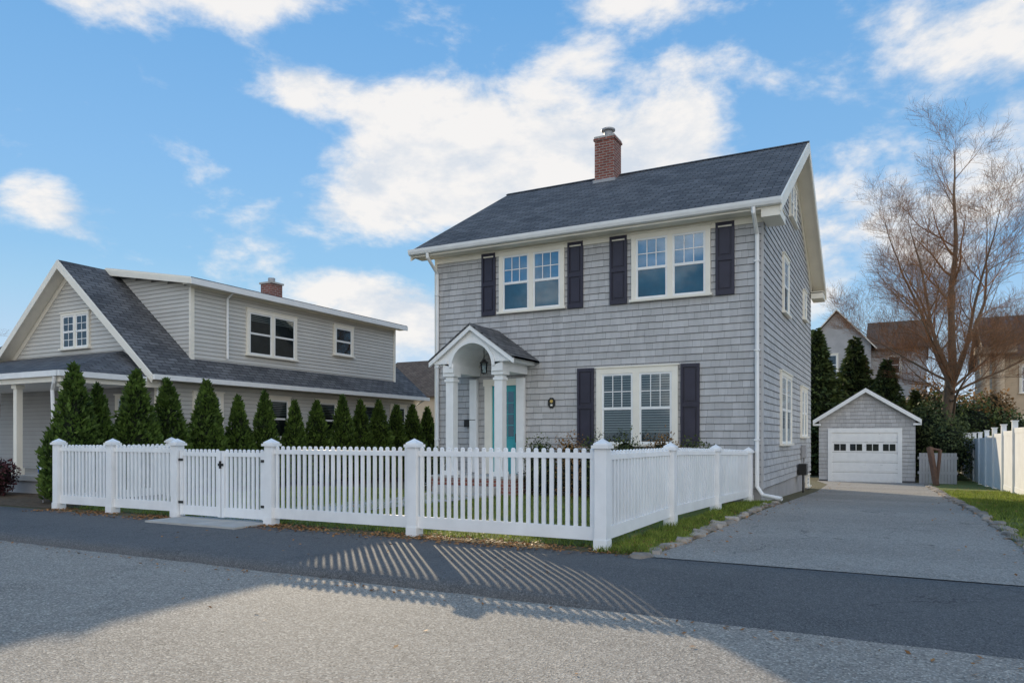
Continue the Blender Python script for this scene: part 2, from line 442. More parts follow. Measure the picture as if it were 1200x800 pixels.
r.prism(yz,[(YM-.14,RZ-.05),(YM,RZ+.03),(YM+.14,RZ-.05)],XL,XR,roofm)
r.obj('roof',H)
t=MB()
for xa,xb in ((XR-.03,XR+.005),(XL-.005,XL+.03)):
    t.prism(yz,[(YE0-.01,EZ-.01),(YM,RZ-.012),(YM,RZ-.30),(YE0-.01,EZ-.27)],xa,xb,trim)
    t.prism(yz,[(YE1+.01,EZ-.01),(YM,RZ-.012),(YM,RZ-.30),(YE1+.01,EZ-.27)],xa,xb,trim)
for xa,xb in ((X1+.046,XR-.031),(XL+.031,X0-.001)):
    t.prism(yz,[(YE0+.031,EZ-.137+.018),(YM,RZ-.156),(YM,RZ-.175),(YE0+.031,EZ-.137)],xa,xb,trim)
    t.prism(yz,[(YE1-.031,EZ-.137+.018),(YM,RZ-.156),(YM,RZ-.175),(YE1-.031,EZ-.137)],xa,xb,trim)
t.prism(yz,[(Y0,EZ-.15+SL*.45),(YM,RZ-.16),(YM,RZ-.42),(Y0,EZ-.41+SL*.45)],X1+.001,X1+.045,trim)
t.prism(yz,[(Y1,EZ-.15+SL*.45),(YM,RZ-.16),(YM,RZ-.42),(Y1,EZ-.41+SL*.45)],X1+.001,X1+.045,trim)
t.box(XL+.03,XR-.03,YE0,YE0+.03,5.93,EZ-.131,trim)
t.box(XL+.03,XR-.03,YE0+.03,Y0-.001,5.945,5.965,trim)
t.box(X0-.001,X1+.046,Y0-.05,Y0-.001,5.80,5.943,trim)
t.box(X0-.001,X1+.046,Y0-.07,Y0-.051,5.915,5.942,trim)
for ya,yb in ((YE0+.005,Y0+.35),(Y1-.35,YE1-.005)):
    t.box(X1+.047,XR-.031,ya,yb,5.78,5.94,trim); t.box(X1+.047,XR-.02,ya-.03,yb+.03,5.97,5.99,trim)
t.box(XL+.03,XR-.03,YE1-.03,YE1,5.93,EZ-.131,trim)
gpts=[(YE0-.002,6.10),(YE0-.002,6.0),(YE0-.05,5.965),(YE0-.10,5.985),(YE0-.125,6.04),(YE0-.135,6.10),(YE0-.12,6.10),(YE0-.11,6.045),(YE0-.02,6.03),(YE0-.02,6.10)]
t.prism(yz,gpts,XL,XR,white)
def downspout(x,yw,ztop,zbot,kick):
    t.tube([(x,YE0-.06,5.98),(x,YE0-.06,5.88),(x,yw-.07,5.55),(x,yw-.07,zbot+.2),(x+kick*.12,yw-.12,zbot+.03),(x+kick*.5,yw-.28,zbot-.02)],[.042]*6,8,white)
    for z in (5.0,3.2,1.4): t.box(x-.055,x+.055,yw-.12,yw-.024,z,z+.03,white)
downspout(-2.47,Y0,0,.28,1); downspout(-10.16,Y0,0,.28,-1)
t.box(X1-.02,X1+.028,Y0-.028,Y0+.02,.42,5.8,shing)
t.box(X0-.02,X0+.05,Y0-.028,Y0+.02,.42,5.8,trim)
t.obj('trim_and_gutters',H)
wi=MB()
window(wi,F,-8.41,-6.71,4.46,5.88,2,up=bluet,lo=bluei,blind=0)
window(wi,F,-5.11,-3.405,4.46,5.88,2,up=bluet,lo=bluei)
window(wi,F,-5.925,-4.087,1.32,3.0,2,cas=.13,blind=.85)
window(wi,S,17.8,19.7,1.32,3.0,2,blind=.6); window(wi,S,21.9,23.4,1.5,2.9,2)
window(wi,S,18.2,19.2,4.45,5.8,1,up=bluet,lo=bluei); window(wi,S,22.5,23.2,4.9,5.7,1)
window(wi,S,19.45,20.75,7.05,8.0,2,up=bluei)
window(wi,S,23.3,24.0,.02,.35,1,cas=.06,grid=None)
wi.obj('windows',H)
sh=MB()
for a,b in ((-8.895,-8.515),(-6.63,-6.25),(-5.615,-5.215),(-3.30,-2.92)): shutter(sh,F,a,b,4.40,5.90)
for a,b in ((-6.39,-5.99),(-4.03,-3.63)): shutter(sh,F,a,b,1.28,3.02)
sh.obj('shutters',H)
ch=MB()
ch.box(-7.60,-7.02,19.55,20.15,8.2,9.90,brick); ch.box(-7.63,-6.99,19.52,20.18,9.901,9.96,brick); ch.box(-7.61,-7.01,19.53,20.17,9.961,10.02,concrete)
ch.tube([(-7.3,19.85,10.02),(-7.3,19.85,10.24)],[.12,.12],14,metal); ch.tube([(-7.3,19.85,10.25),(-7.3,19.85,10.29),(-7.3,19.85,10.34)],[.2,.2,.02],14,metal,cap=True)
ch.box(-7.64,-6.98,19.50,20.2,8.5,8.78,metal)
ch.obj('chimney',H)
d=MB()
dx0,dx1=-8.60,-7.90
d.fbox(F,dx0-.20,dx0,.6,2.70,0,.07,trim); d.fbox(F,dx1,dx1+.12,.6,2.70,0,.07,trim); d.fbox(F,dx0-.23,dx1+.15,2.70,2.86,0,.085,trim)
d.fbox(F,dx0,dx1,.6,2.70,.0,.03,teal)
for (p,q) in ((.72,1.3),):
    d.fbox(F,dx0+.10,dx0+.32,p,q,.03,.042,teal); d.fbox(F,dx1-.32,dx1-.10,p,q,.03,.042,teal)
d.fbox(F,dx0+.08,dx1-.08,1.45,2.58,.03,.045,teal); d.fbox(F,dx0+.11,dx1-.11,1.49,2.55,.046,.048,bluei)
q=[F(a,b,.052) for a,b in ((dx0+.11,1.49),(dx1-.11,1.49),(dx1-.11,2.55),(dx0+.11,2.55))]; d.add(q,[(0,1,2,3)],glass)
for k in (1,2): x=dx0+.11+(dx1-dx0-.22)*k/3; d.fbox(F,x-.01,x+.01,1.49,2.55,.048,.058,teal)
for k in (1,2,3): z=1.49+1.06*k/4; d.fbox(F,dx0+.11,dx1-.11,z-.01,z+.01,.0485,.0575,teal)
d.fbox(F,dx1-.07,dx1-.03,1.35,1.55,.03,.06,black)
d.obj('front_door',H)
p=MB(); cx=-8.45; YP=14.2
xz=lambda a,b,c:(a,c,b)
CO=.64
for x in (cx-CO,cx+CO):
    p.box(x-.10,x+.10,YP+.02,YP+.22,.62,2.86,white)
    p.box(x-.14,x+.14,YP-.02,YP+.26,.601,.70,white); p.box(x-.125,x+.125,YP-.005,YP+.245,2.74,2.80,white)
    p.box(x-.15,x+.15,YP-.03,YP+.27,2.861,2.94,white)
    p.box(x-.10,x+.10,Y0-.13,Y0-.03,.62,2.86,white)
    p.box(x-.13,x+.15,YP-.06,Y0-.03,2.941,3.14,white)
    sgn=-1 if x<cx else 1
    p.box(min(x,x+sgn*.34),max(x,x+sgn*.34),YP-.10,Y0-.03,3.141,3.22,white)
ns=24; ra=.53; zs=3.06; pk=3.93; ev=3.22; hw=.99
arch=[(cx-ra*math.cos(math.pi*i/ns),zs+ra*math.sin(math.pi*i/ns)) for i in range(ns+1)]
outl=[]
for i in range(ns+1):
    f=i/ns; x=cx-hw+2*hw*f; z=ev+(pk-ev)*(1-abs(x-cx)/hw)
    outl.append((x,z))
vs=[];fs=[]; ya,yb=YP-.06,YP+.1
for i in range(ns+1):
    vs+=[(arch[i][0],ya,arch[i][1]),(outl[i][0],ya,outl[i][1]),(arch[i][0],yb,arch[i][1]),(outl[i][0],yb,outl[i][1])]
for i in range(ns):
    a=4*i;b=4*i+4
    fs+=[(a,a+1,b+1,b),(a+2,b+2,b+3,a+3),(a,b,b+2,a+2)]
p.add(vs,fs,white)
for i in range(ns):
    a0_=math.pi*i/ns;a1_=math.pi*(i+1)/ns
    g=lambda an,rr:(cx-rr*math.cos(an),zs+rr*math.sin(an))
    P=[g(a0_,ra-.005),g(a1_,ra-.005),g(a1_,ra+.07),g(a0_,ra+.07)]
    p.prism(xz,P,YP-.085,YP-.061,white)
vs=[];fs=[]
for i in range(ns+1): vs+=[(arch[i][0],YP+.1,arch[i][1]),(arch[i][0],Y0-.03,arch[i][1])]
for i in range(ns): fs.append((2*i,2*i+1,2*i+3,2*i+2))
p.add(vs,fs,white)
k=(pk-ev)/hw
for sg in (-1,1):
    o=1.10
    P=[(cx,pk+.10),(cx+sg*o,pk+.10-k*o),(cx+sg*o,pk+.05-k*o),(cx,pk+.05)]
    p.prism(xz,P,YP-.16,Y0-.02,roofm)
    P=[(cx,pk+.048),(cx+sg*o,pk+.048-k*o),(cx+sg*o,pk-.06-k*o),(cx,pk-.055)]
    p.prism(xz,P,YP-.15,YP-.10,white)
    p.prism(xz,[(cx+sg*.99,3.221),(cx+sg*1.10,3.19),(cx+sg*1.10,3.24),(cx+sg*.99,3.31)],YP-.099,Y0-.03,white)
p.box(cx-1.05,cx+1.05,YP-.12,Y0-.025,.0,.55,brick); p.box(cx-1.08,cx+1.08,YP-.15,Y0-.024,.551,.60,concrete)
p.box(cx-.8,cx+.8,YP-.45,YP-.151,.0,.38,concrete); p.box(cx-.8,cx+.8,YP-.75,YP-.451,.0,.24,concrete)
p.tube([(cx,14.7,3.58),(cx,14.7,3.25)],[.008,.008],6,black)
p.tube([(cx,14.7,3.27),(cx,14.7,3.20),(cx,14.7,3.18)],[.03,.10,.10],6,black,cap=True); p.tube([(cx,14.7,3.18),(cx,14.7,2.96)],[.085,.06],6,glass); p.tube([(cx,14.7,2.96),(cx,14.7,2.93)],[.07,.03],6,black,cap=True)
for a in range(6):
    an=a*math.pi/3; p.tube([(cx+.09*math.cos(an),14.7+.09*math.sin(an),3.18),(cx+.063*math.cos(an),14.7+.063*math.sin(an),2.95)],[.006,.006],4,black)
p.obj('entry_portico',H)
x=MB()
x.fbox(F,-9.35,-9.02,1.72,1.88,.025,.12,black); x.fbox(F,-9.35,-9.02,1.881,1.90,.025,.13,black)
x.prism(F,[(-7.036+.10*math.cos(i*math.pi/4+.39),2.26+.13*math.sin(i*math.pi/4+.39)) for i in range(8)],.024,.04,black)
x.prism(F,[(-7.036+.04*math.cos(i*math.pi/4),2.30+.04*math.sin(i*math.pi/4)) for i in range(8)],.04,.045,basic('gold_paint',(.5,.35,.1),.1,5,.4))
x.fbox(F,-7.06,-7.01,2.19,2.23,.04,.045,trim)
x.fbox(S,22.0,22.35,.9,1.25,.03,.15,metal); x.tube([S(22.17,.9,.08),S(22.17,.2,.08)],[.03,.03],6,metal)
x.fbox(S,21.1,21.5,.45,.75,.05,.25,black); x.tube([S(21.3,.45,.15),S(21.3,-.05,.15)],[.025,.025],6,black)
x.obj('wall_fittings',H)

# ============================================================ NEIGHBOUR HOUSE (left)
N=empty('dormered_cape_house')
nx0,nx1,ny0,ny1=-24.2,-17.0,12.5,24.0
ex0,ex1,rx,rz,ez=-24.6,-16.6,-20.6,6.40,3.07
ns_=(rz-ez)/(rx-ex0)
w=MB(); NF=frontF(ny0); NE=eastF(nx1)
w.box(nx0,nx1,ny0,ny1,-.3,3.0,siding_e)
w.prism(xz,[(nx0,3.0),(nx1,3.0),(nx1,3.2),(rx,rz-.15),(nx0,3.2)],ny0,ny1,siding_e)
laps(w,NE,lambda b:ny0,lambda b:ny1,.5,3.0,.115,siding,siding_e)
nun=lambda b:max(0,(b-(ez-.12))/ns_)
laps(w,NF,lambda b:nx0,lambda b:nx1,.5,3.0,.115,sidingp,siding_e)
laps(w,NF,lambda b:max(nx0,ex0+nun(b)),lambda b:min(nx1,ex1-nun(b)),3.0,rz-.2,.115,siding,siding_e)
w.box(nx1-.03,nx1+.035,ny0-.035,ny0+.1,.3,2.95,trim); w.box(nx1-.03,nx1+.035,ny1-.1,ny1+.035,.3,2.95,trim)
w.box(nx0+.02,nx1+.01,ny0-.01,ny1+.01,-.4,.5,found)
DX=-17.3; dy0,dy1=13.8,23.1; DE=eastF(DX); DF=frontF(dy0)
w.box(rx,DX,dy0,dy1,3.3,5.70,siding_e)
w.prism(xz,[(rx,5.70),(DX,5.70),(DX,5.74),(rx,6.28)],dy0,dy1,siding_e)
laps(w,DE,lambda b:dy0,lambda b:dy1,3.45,5.62,.115,siding,siding_e)
laps(w,DF,lambda b:rx,lambda b:DX-max(0,(b-5.70)/(.54/3.3)),3.5,6.25,.115,siding,siding_e)
w.box(DX-.05,DX+.03,dy0-.03,dy0+.09,3.5,5.62,trim); w.box(DX-.05,DX+.03,dy1-.09,dy1+.03,3.5,5.62,trim)
w.box(DX-.01,DX+.03,dy0-.03,dy1+.03,5.621,5.70,trim)
w.obj('walls',N)
r=MB()
r.prism(xz,[(ex0,ez),(rx,rz),(ex1,ez),(ex1,ez-.10),(rx,rz-.12),(ex0,ez-.10)],ny0-.4,ny1+.35,roofm,trim)
r.prism(xz,[(rx-.1,rz+.02),(rx,rz+.06),(DX+.38,5.83),(DX+.38,5.78),(rx-.1,rz-.05)],dy0-.3,dy1+.3,roofm,trim)
r.obj('roof',N)
t=MB()
for sg in (-1,1):
    o=4.0
    t.prism(xz,[(rx,rz-.01),(rx+sg*o,ez-.01),(rx+sg*o,ez-.22),(rx,rz-.25)],ny0-.43,ny0-.401,trim)
    t.prism(xz,[(rx,rz-.13),(rx+sg*(o-.02),ez-.11),(rx+sg*(o-.02),ez-.13),(rx,rz-.15)],ny0-.40,ny0,trim)
    t.prism(xz,[(rx,rz-.16),(rx+sg*3.6,rz-.16-3.6*ns_),(rx+sg*3.6,rz-.34-3.6*ns_),(rx,rz-.34)],ny0-.04,ny0-.001,trim)
t.box(DX+.36,DX+.41,dy0-.31,dy1+.31,5.64,5.80,white)
t.box(DX+.03,DX+.36,dy0-.29,dy1+.29,5.66,5.69,trim)
t.prism(xz,[(rx,rz+.0),(DX+.38,5.779),(DX+.38,5.64),(rx,rz-.16)],dy0-.33,dy0-.301,trim)
t.prism(xz,[(rx,rz-.06),(DX+.36,5.775),(DX+.36,5.75),(rx,rz-.09)],dy0-.30,dy0,trim)
t.box(ex1+.002,ex1+.11,ny0-.4,ny1+.35,ez-.14,ez-.01,white)
t.box(nx1+.03,ex1,ny0-.4,ny1+.35,ez-.13,ez-.11,trim)
t.tube([(DX+.3,15.0,5.66),(DX+.06,15.0,5.5),(DX+.06,15.0,3.75)],[.035]*3,6,white)
t.tube([(-16.75,12.4,2.9),(-16.93,12.5,2.7),(-16.93,12.45,.4)],[.035]*3,6,white)
t.tube([(ex1,24.1,2.95),(nx1+.07,23.9,2.7),(nx1+.07,23.9,.2)],[.035]*3,6,white)
t.obj('trim_and_gutters',N)
wi=MB()
window(wi,DE,15.73,17.8,3.98,5.35,2,blind=.18,grid=None); window(wi,DE,19.57,20.6,4.37,5.4,1,grid=None)
for a in (13.6,16.2,18.4,20.6,22.4): window(wi,NE,a,a+1.0,1.45,2.72,1,blind=.4,grid=None)
window(wi,NF,-21.05,-19.75,3.98,4.98,2,cas=.08,grid=(2,2),lowgrid=True)
window(wi,NF,-20.6,-19.4,1.15,2.6,1,grid=None); window(wi,NF,-18.6,-17.6,1.15,2.6,1,grid=None)
wi.obj('windows',N)
ch=MB(); ch.box(-19.3,-18.8,18.2,18.7,5.9,6.72,brick); ch.box(-19.34,-18.76,18.16,18.74,6.721,6.78,concrete)
ch.tube([(-19.05,18.45,6.78),(-19.05,18.45,6.95)],[.12,.12],10,metal)
ch.obj('chimney',N)
p=MB()
py=9.9; px0,px1=-25.2,-16.75
A=(px0,py,3.0);Bv=(px1,py,3.0);C=(px1,12.46,3.0);D=(-18.3,12.46,3.78);E=(px0,12.46,3.78)
p.add([A,Bv,D,E],[(0,1,2,3)],roofm); p.add([Bv,C,D],[(0,1,2)],roofm)
p.box(px0,px1-.02,py+.02,py+.06,2.74,2.985,trim); p.box(px1-.06,px1-.02,py+.061,12.46,2.74,2.985,trim)
p.box(px0,px1,py-.08,py+.018,2.86,2.99,white); p.box(px1-.018,px1+.08,py-.08,12.0,2.86,2.99,white)
p.box(px0,px1-.07,py+.07,12.46,2.80,2.84,white)
for cx_,cy_ in ((-17.0,10.12),(-18.85,10.12),(-21.3,10.12),(-23.8,10.12)):
    p.box(cx_-.07,cx_+.07,cy_-.07,cy_+.07,.6,2.74,trim); p.box(cx_-.10,cx_+.10,cy_-.10,cy_+.10,.561,.72,trim); p.box(cx_-.10,cx_+.10,cy_-.10,cy_+.10,2.64,2.739,trim)
p.box(px0,-16.85,py+.05,12.46,.44,.56,concrete); p.box(px0,-16.9,py+.1,12.4,-.1,.439,found)
p.tube([(-16.9,py-.05,2.86),(-16.95,py-.03,2.72),(-17.12,py+.03,2.55),(-17.12,py+.10,.3)],[.04]*4,8,white)
p.obj('front_porch',N)

# ============================================================ GARAGE
G=empty('detached_garage')
gy=34.0; gx0,gx1=-2.92,.72; gm=(gx0+gx1)/2; gzb=-.42; ge=2.32; gp_=3.50
w=MB(); GF=frontF(gy)
w.box(gx0,gx1,gy,gy+6,gzb-.1,ge,wallcore)
w.prism(xz,[(gx0,ge),(gx1,ge),(gm,gp_-.1)],gy,gy+6,wallcore)
gk=(gp_-ge)/(gm-gx0)
shingles(w,GF,lambda b:gx0+max(0,(b-ge)/gk),lambda b:gx1-max(0,(b-ge)/gk),gzb+.1,gp_-.15,.16,shing,shing_e)
shingles(w,eastF(gx1),lambda b:gy,lambda b:gy+6,gzb+.1,ge,.16,shing,shing_e)
w.obj('walls',G)
r=MB(); o=.22
for sg in (-1,1):
    h=(gx1-gx0)/2+o
    r.prism(xz,[(gm,gp_+.05),(gm+sg*h,gp_+.05-gk*h),(gm+sg*h,gp_-.03-gk*h),(gm,gp_-.03)],gy-.2,gy+6.2,roofm)
    r.prism(xz,[(gm,gp_+.03),(gm+sg*h,gp_+.03-gk*h),(gm+sg*h,gp_-.14-gk*h),(gm,gp_-.14)],gy-.24,gy-.201,white)
    xx=gm+sg*h
    r.box(min(xx,xx-sg*.3),max(xx,xx-sg*.3),gy-.18,gy-.01,gp_-.20-gk*h,gp_-.12-gk*h,white)
r.obj('roof',G)
d=MB(); da,db=-2.40,.08; dz=gzb+2.1
d.fbox(GF,da-.16,da,gzb,dz+.18,0,.06,white); d.fbox(GF,db,db+.16,gzb,dz+.18,0,.06,white); d.fbox(GF,da,db,dz,dz+.18,0,.06,white)
d.fbox(GF,da,db,gzb,dz,0,.024,white)
nr=5; hh=(dz-gzb)/nr
for i in range(nr):
    z0=gzb+i*hh
    d.fbox(GF,da,db,z0+.0,z0+.012,.024,.026,siding_e)
    for j in range(4):
        wv=(db-da)/4; a=da+j*wv
        if i==3:
            d.fbox(GF,a+.08,a+wv-.08,z0+.08,z0+hh-.06,.026,.03,dark)
            d.add([GF(a+.08,z0+.08,.034),GF(a+wv-.08,z0+.08,.034),GF(a+wv-.08,z0+hh-.06,.034),GF(a+.08,z0+hh-.06,.034)],[(0,1,2,3)],glass)
            d.fbox(GF,a+wv/2-.012,a+wv/2+.012,z0+.08,z0+hh-.06,.035,.04,white)
        else: d.fbox(GF,a+.07,a+wv-.07,z0+.07,z0+hh-.05,.024,.034,white)
d.obj('garage_door',G)

# ============================================================ PICKET FENCE
PF=empty('white_picket_fence')
fm=MB()
def post(x,y,zb,h):
    fm.box(x-.075,x+.075,y-.075,y+.075,zb-.05,zb+h-.12,vinylw)
    fm.box(x-.085,x+.085,y-.085,y+.085,zb-.04,zb+.12,vinylw)
    fm.box(x-.105,x+.105,y-.105,y+.105,zb+h-.119,zb+h-.08,vinylw)
    z=zb+h-.08
    fm.add([(x-.085,y-.085,z+.001),(x+.085,y-.085,z+.001),(x+.085,y+.085,z+.001),(x-.085,y+.085,z+.001),(x-.085,y-.085,z+.02),(x+.085,y-.085,z+.02),(x+.085,y+.085,z+.02),(x-.085,y+.085,z+.02),(x,y,z+.08)],
      [(0,1,5,4),(1,2,6,5),(2,3,7,6),(3,0,4,7),(4,5,8),(5,6,8),(6,7,8),(7,4,8)],vinylw)
def panel(p,q,zb0,zb1,h0,h1,inset=.075,pitch=.107,bot=.10,pw=.052):
    p=Vector(p);q=Vector(q);d=(q-p);L=d.length;d.normalize();nn=Vector((-d.y,d.x,0))
    def fr(a,b,c):
        f=a/L; zb=zb0+(zb1-zb0)*f; hs=(h0+(h1-h0)*f)
        w=p+d*a+nn*c; return (w.x,w.y,zb+b*hs)
    a0=inset;a1=L-inset
    fm.fbox(fr,a0,a1,bot,bot+.15,-.022,.022,vinylw)
    fm.fbox(fr,a0,a1,1.03,1.095,-.020,.020,vinylw)
    n=int(round((a1-a0)/pitch)); pt=(a1-a0)/n
    for i in range(n):
        c=a0+(i+.5)*pt
        fm.fbox(fr,c-pw/2,c+pw/2,bot+.151,1.13,-.012,.012,vinylw)
        vs=[fr(c-pw/2,1.1301,-.012),fr(c+pw/2,1.1301,-.012),fr(c+pw/2,1.1301,.012),fr(c-pw/2,1.1301,.012),fr(c-pw/2+.012,1.145,-.004),fr(c+pw/2-.012,1.145,-.004),fr(c+pw/2-.012,1.145,.004),fr(c-pw/2+.012,1.145,.004)]
        fm.add(vs,[(0,1,5,4),(1,2,6,5),(2,3,7,6),(3,0,4,7),(4,5,6,7)],vinylw)
fy=8.19; FX=[-13.91,-12.31,-10.6,-8.46,-5.8,-3.085]; zf=.125
for xx in FX: post(xx,fy,zf,1.32)
for i in (0,1,3,4): panel((FX[i],fy,0),(FX[i+1],fy,0),zf,zf,1.05,1.05)
sp=[(-3.085,8.19,.125,1.32),(-2.93,10.6,.20,1.19),(-2.79,13.0,.19,1.15),(-2.62,15.25,.18,1.09)]
for s_ in sp[1:]: post(*s_)
for i in range(3): panel(sp[i][:2]+(0,),sp[i+1][:2]+(0,),sp[i][2],sp[i+1][2],[1.03,.97,.94][i],[.97,.94,.90][i])
panel((FX[0],8.19,0),(FX[0],10.6,0),zf,.15,1.03,1.03); post(FX[0],10.6,.15,1.32)
fm.obj('posts_and_pickets',PF,uv=False)
fm=MB()
gmx=(FX[2]+FX[3])/2
for a,b in ((FX[2]+.10,gmx-.012),(gmx+.012,FX[3]-.10)):
    P0=(a,fy,0);P1=(b,fy,0)
    panel(P0,P1,zf,zf,1.0,1.0,.05,.10,.07)
    for x in (a,b-.06): fm.box(x,x+.06,fy-.03,fy+.03,zf+.06,zf+1.12,vinylw)
fm.box(gmx-.05,gmx+.06,fy-.05,fy-.031,zf+.88,zf+.92,black); fm.box(gmx-.012,gmx+.012,fy-.06,fy-.031,zf+.84,zf+.96,black)
for z in (.25,.95):
    fm.box(FX[2]+.08,FX[2]+.18,fy-.045,fy-.031,zf+z,zf+z+.04,black); fm.box(FX[3]-.18,FX[3]-.08,fy-.045,fy-.031,zf+z,zf+z+.04,black)
fm.obj('double_gate',PF,uv=False)

VF=MB()
y=13.0
while y<42:
    zb=gz(y+1.2)-.02; k=.0
    VF.box(2.93,3.07,y-.07,y+.07,gz(y)-.1,gz(y)+2.06,vinylw); VF.box(2.91,3.09,y-.09,y+.09,gz(y)+2.061,gz(y)+2.09,vinylw)
    VF.box(2.975,3.025,y+.07,y+2.33,zb+1.72,zb+1.86,vinylw); VF.box(2.975,3.025,y+.07,y+2.33,zb+.05,zb+.2,vinylw)
    n=15; 
    for i in range(n):
        a=y+.07+(2.26)*i/n; VF.box(2.985,3.015,a+.003,a+2.26/n-.003,zb+.201,zb+1.719,vinylw)
    VF.box(2.99,3.01,y+.07,y+2.33,zb+.2,zb+1.72,vinylw)
    y+=2.4
VF.obj('white_privacy_fence',uv=False)
gg=MB()
for i in range(12): gg.box(.85+i*.11,.85+i*.11+.1,33.9,33.93,-.38,.85,graywall)
gg.box(.8,2.2,33.931,33.97,0,.1,graywall); gg.box(.8,2.2,33.931,33.97,.6,.7,graywall)
gg.obj('wooden_gate')
bb=MB(); 
bb.tube([(1.35,31.5,-.33),(1.15,32.0,1.1)],[.11,.11],4,wood,cap=True); bb.tube([(1.35,31.5,-.33),(1.5,32.0,1.0)],[.06,.06],4,wood,cap=True); bb.tube([(1.15,32.0,1.05),(1.52,32.0,.98)],[.05,.05],4,wood,cap=True)
bb.obj('leaning_planks')

# ============================================================ background houses
def simple_house(name,x0,x1,y0,y1,zb,ze,zp,axis,wallm,rm,wins,fr_y=None):
    E_=empty(name); w=MB()
    w.box(x0,x1,y0,y1,zb,ze,wallm)
    if axis=='y':
        m_=(x0+x1)/2; w.prism(xz,[(x0,ze),(x1,ze),(m_,zp-.1)],y0,y1,wallm)
    else:
        m_=(y0+y1)/2; w.prism(yz,[(y0,ze),(y1,ze),(m_,zp-.1)],x0,x1,wallm)
    FF=frontF(y0)
    for (a0,a1,b0,b1) in wins: window(w,FF,a0,a1,b0,b1,1,cas=.12,grid=None)
    w.obj('walls',E_)
    r=MB()
    lo_,hi_=(x0,x1) if axis=='y' else (y0,y1)
    f_=xz if axis=='y' else yz; c0,c1=(y0,y1) if axis=='y' else (x0,x1)
    kk=(zp-ze)/(m_-lo_)
    for sg in (-1,1):
        h=(m_-lo_)+.4
        r.prism(f_,[(m_,zp+.1),(m_+sg*h,zp+.1-kk*h),(m_+sg*h,zp-.02-kk*h),(m_,zp-.02)],c0-.4,c1+.4,rm,trim)
    r.obj('roof',E_); return E_
simple_house('gray_gabled_house',-6.2,-1.6,60,70,-.4,8.4,11.0,'y',graywall,roofb,[(-4.8,-3.8,6.2,7.8),(-3.3,-2.3,6.2,7.8),(-4.4,-3.6,3.2,4.8)])
simple_house('brown_roof_house',-1.59,2.0,61,70,-.4,8.2,10.6,'x',graywall,roofb,[(-.6,.4,6.2,7.6)])
simple_house('beige_stucco_house',4.9,18,50,60,-.4,6.3,9.0,'x',stucco,roofm,[(6.2,7.2,4.0,5.6),(9,10,4.0,5.6),(6.2,7.2,.9,2.6)])
cb=MB()
for xx in (4.5,5.2): cb.tube([(xx,49.3,-.4),(xx,49.3,6.2)],[.28,.24],12,stucco)
cb.box(4.0,6.0,48.9,49.999,6.201,6.6,stucco); cb.obj('stucco_columns',bpy.data.objects['beige_stucco_house'])
simple_house('brown_roof_house',-42,-34,52,62,-.4,5.2,8.6,'x',stucco,roofb,[(-38,-37,2.6,4)])
simple_house('gray_gabled_house',-48,-38,22,32,-.2,5.0,8.2,'x',graywall,roofm,[])
simple_house('gray_gabled_house',-30,-22,60,70,-.4,4.5,7.4,'y',graywall,roofb,[])

# ============================================================ vegetation
def conifer_mesh(name,h,rad,n,seed,mat,layered=False,s0=.05):
    random.seed(seed); mb=MB()
    def prof(f):
        if f<.08: b=.75+f*3
        else: b=(1-f)**.8*1.02
        if layered: b*= .72+.38*(1-((f*11)%1.0))
        return max(b,.02)*rad
    def rr(f,a):
        return prof(f)*(1+.28*noise.noise(Vector((math.cos(a)*1.6,math.sin(a)*1.6,f*h*1.4+seed)))+.14*noise.noise(Vector((math.cos(a)*5,math.sin(a)*5,f*h*5+seed))))
    N=14; M=12; vs=[];fs=[]
    for i in range(N+1):
        f=i/N*.96
        for k in range(M):
            a=2*math.pi*k/M; q=rr(f,a)*.72; vs.append((q*math.cos(a),q*math.sin(a),.1+f*h))
    for i in range(N):
        for k in range(M): fs.append((i*M+k,i*M+(k+1)%M,(i+1)*M+(k+1)%M,(i+1)*M+k))
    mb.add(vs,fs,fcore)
    mb.tube([(0,0,-.1),(0,0,.4)],[.06,.05],6,bark)
    for i in range(n):
        f=1-math.sqrt(random.random())
        if random.random()<.06: f=random.uniform(.75,1.0)
        a=random.uniform(0,6.283); q=rr(f,a)*random.uniform(.72,1.06)
        p=Vector((q*math.cos(a),q*math.sin(a),.08+f*h+random.uniform(-.03,.05)))
        out=Vector((math.cos(a),math.sin(a),0))
        d=(out*random.uniform(.2,.9)+Vector((0,0,1))*(random.uniform(.4,1.1) if not layered else random.uniform(-.5,.3))+Vector((random.gauss(0,.3),random.gauss(0,.3),0))).normalized()
        sd=d.cross(Vector((random.gauss(0,1),random.gauss(0,1),random.gauss(0,1)))).normalized()
        s=s0*random.uniform(.6,1.4)
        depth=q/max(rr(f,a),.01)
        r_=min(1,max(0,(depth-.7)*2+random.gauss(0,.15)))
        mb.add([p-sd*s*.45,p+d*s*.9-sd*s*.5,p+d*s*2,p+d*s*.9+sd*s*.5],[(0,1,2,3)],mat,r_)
    return mb.mesh(name,uv=False)
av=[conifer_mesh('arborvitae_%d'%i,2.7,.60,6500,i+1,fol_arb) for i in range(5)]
random.seed(3)
AX=-15.0
arb=[(9.15,2.86),(9.75,2.5),(10.45,2.85),(11.4,2.72),(12.45,2.75),(13.4,2.45),(14.3,2.6),(15.35,2.42),(16.3,2.45),(17.4,2.65),(18.25,2.55),(19.1,2.55),(20.1,2.48),(21.1,2.5),(22.1,2.45)]
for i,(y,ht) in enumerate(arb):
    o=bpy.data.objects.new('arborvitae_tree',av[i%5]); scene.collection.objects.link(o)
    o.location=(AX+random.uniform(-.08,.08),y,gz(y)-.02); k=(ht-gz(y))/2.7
    o.scale=(k*random.uniform(.98,1.22),k*random.uniform(.98,1.22),k); o.rotation_euler=(random.uniform(-.03,.03),random.uniform(-.03,.03),random.uniform(0,6))
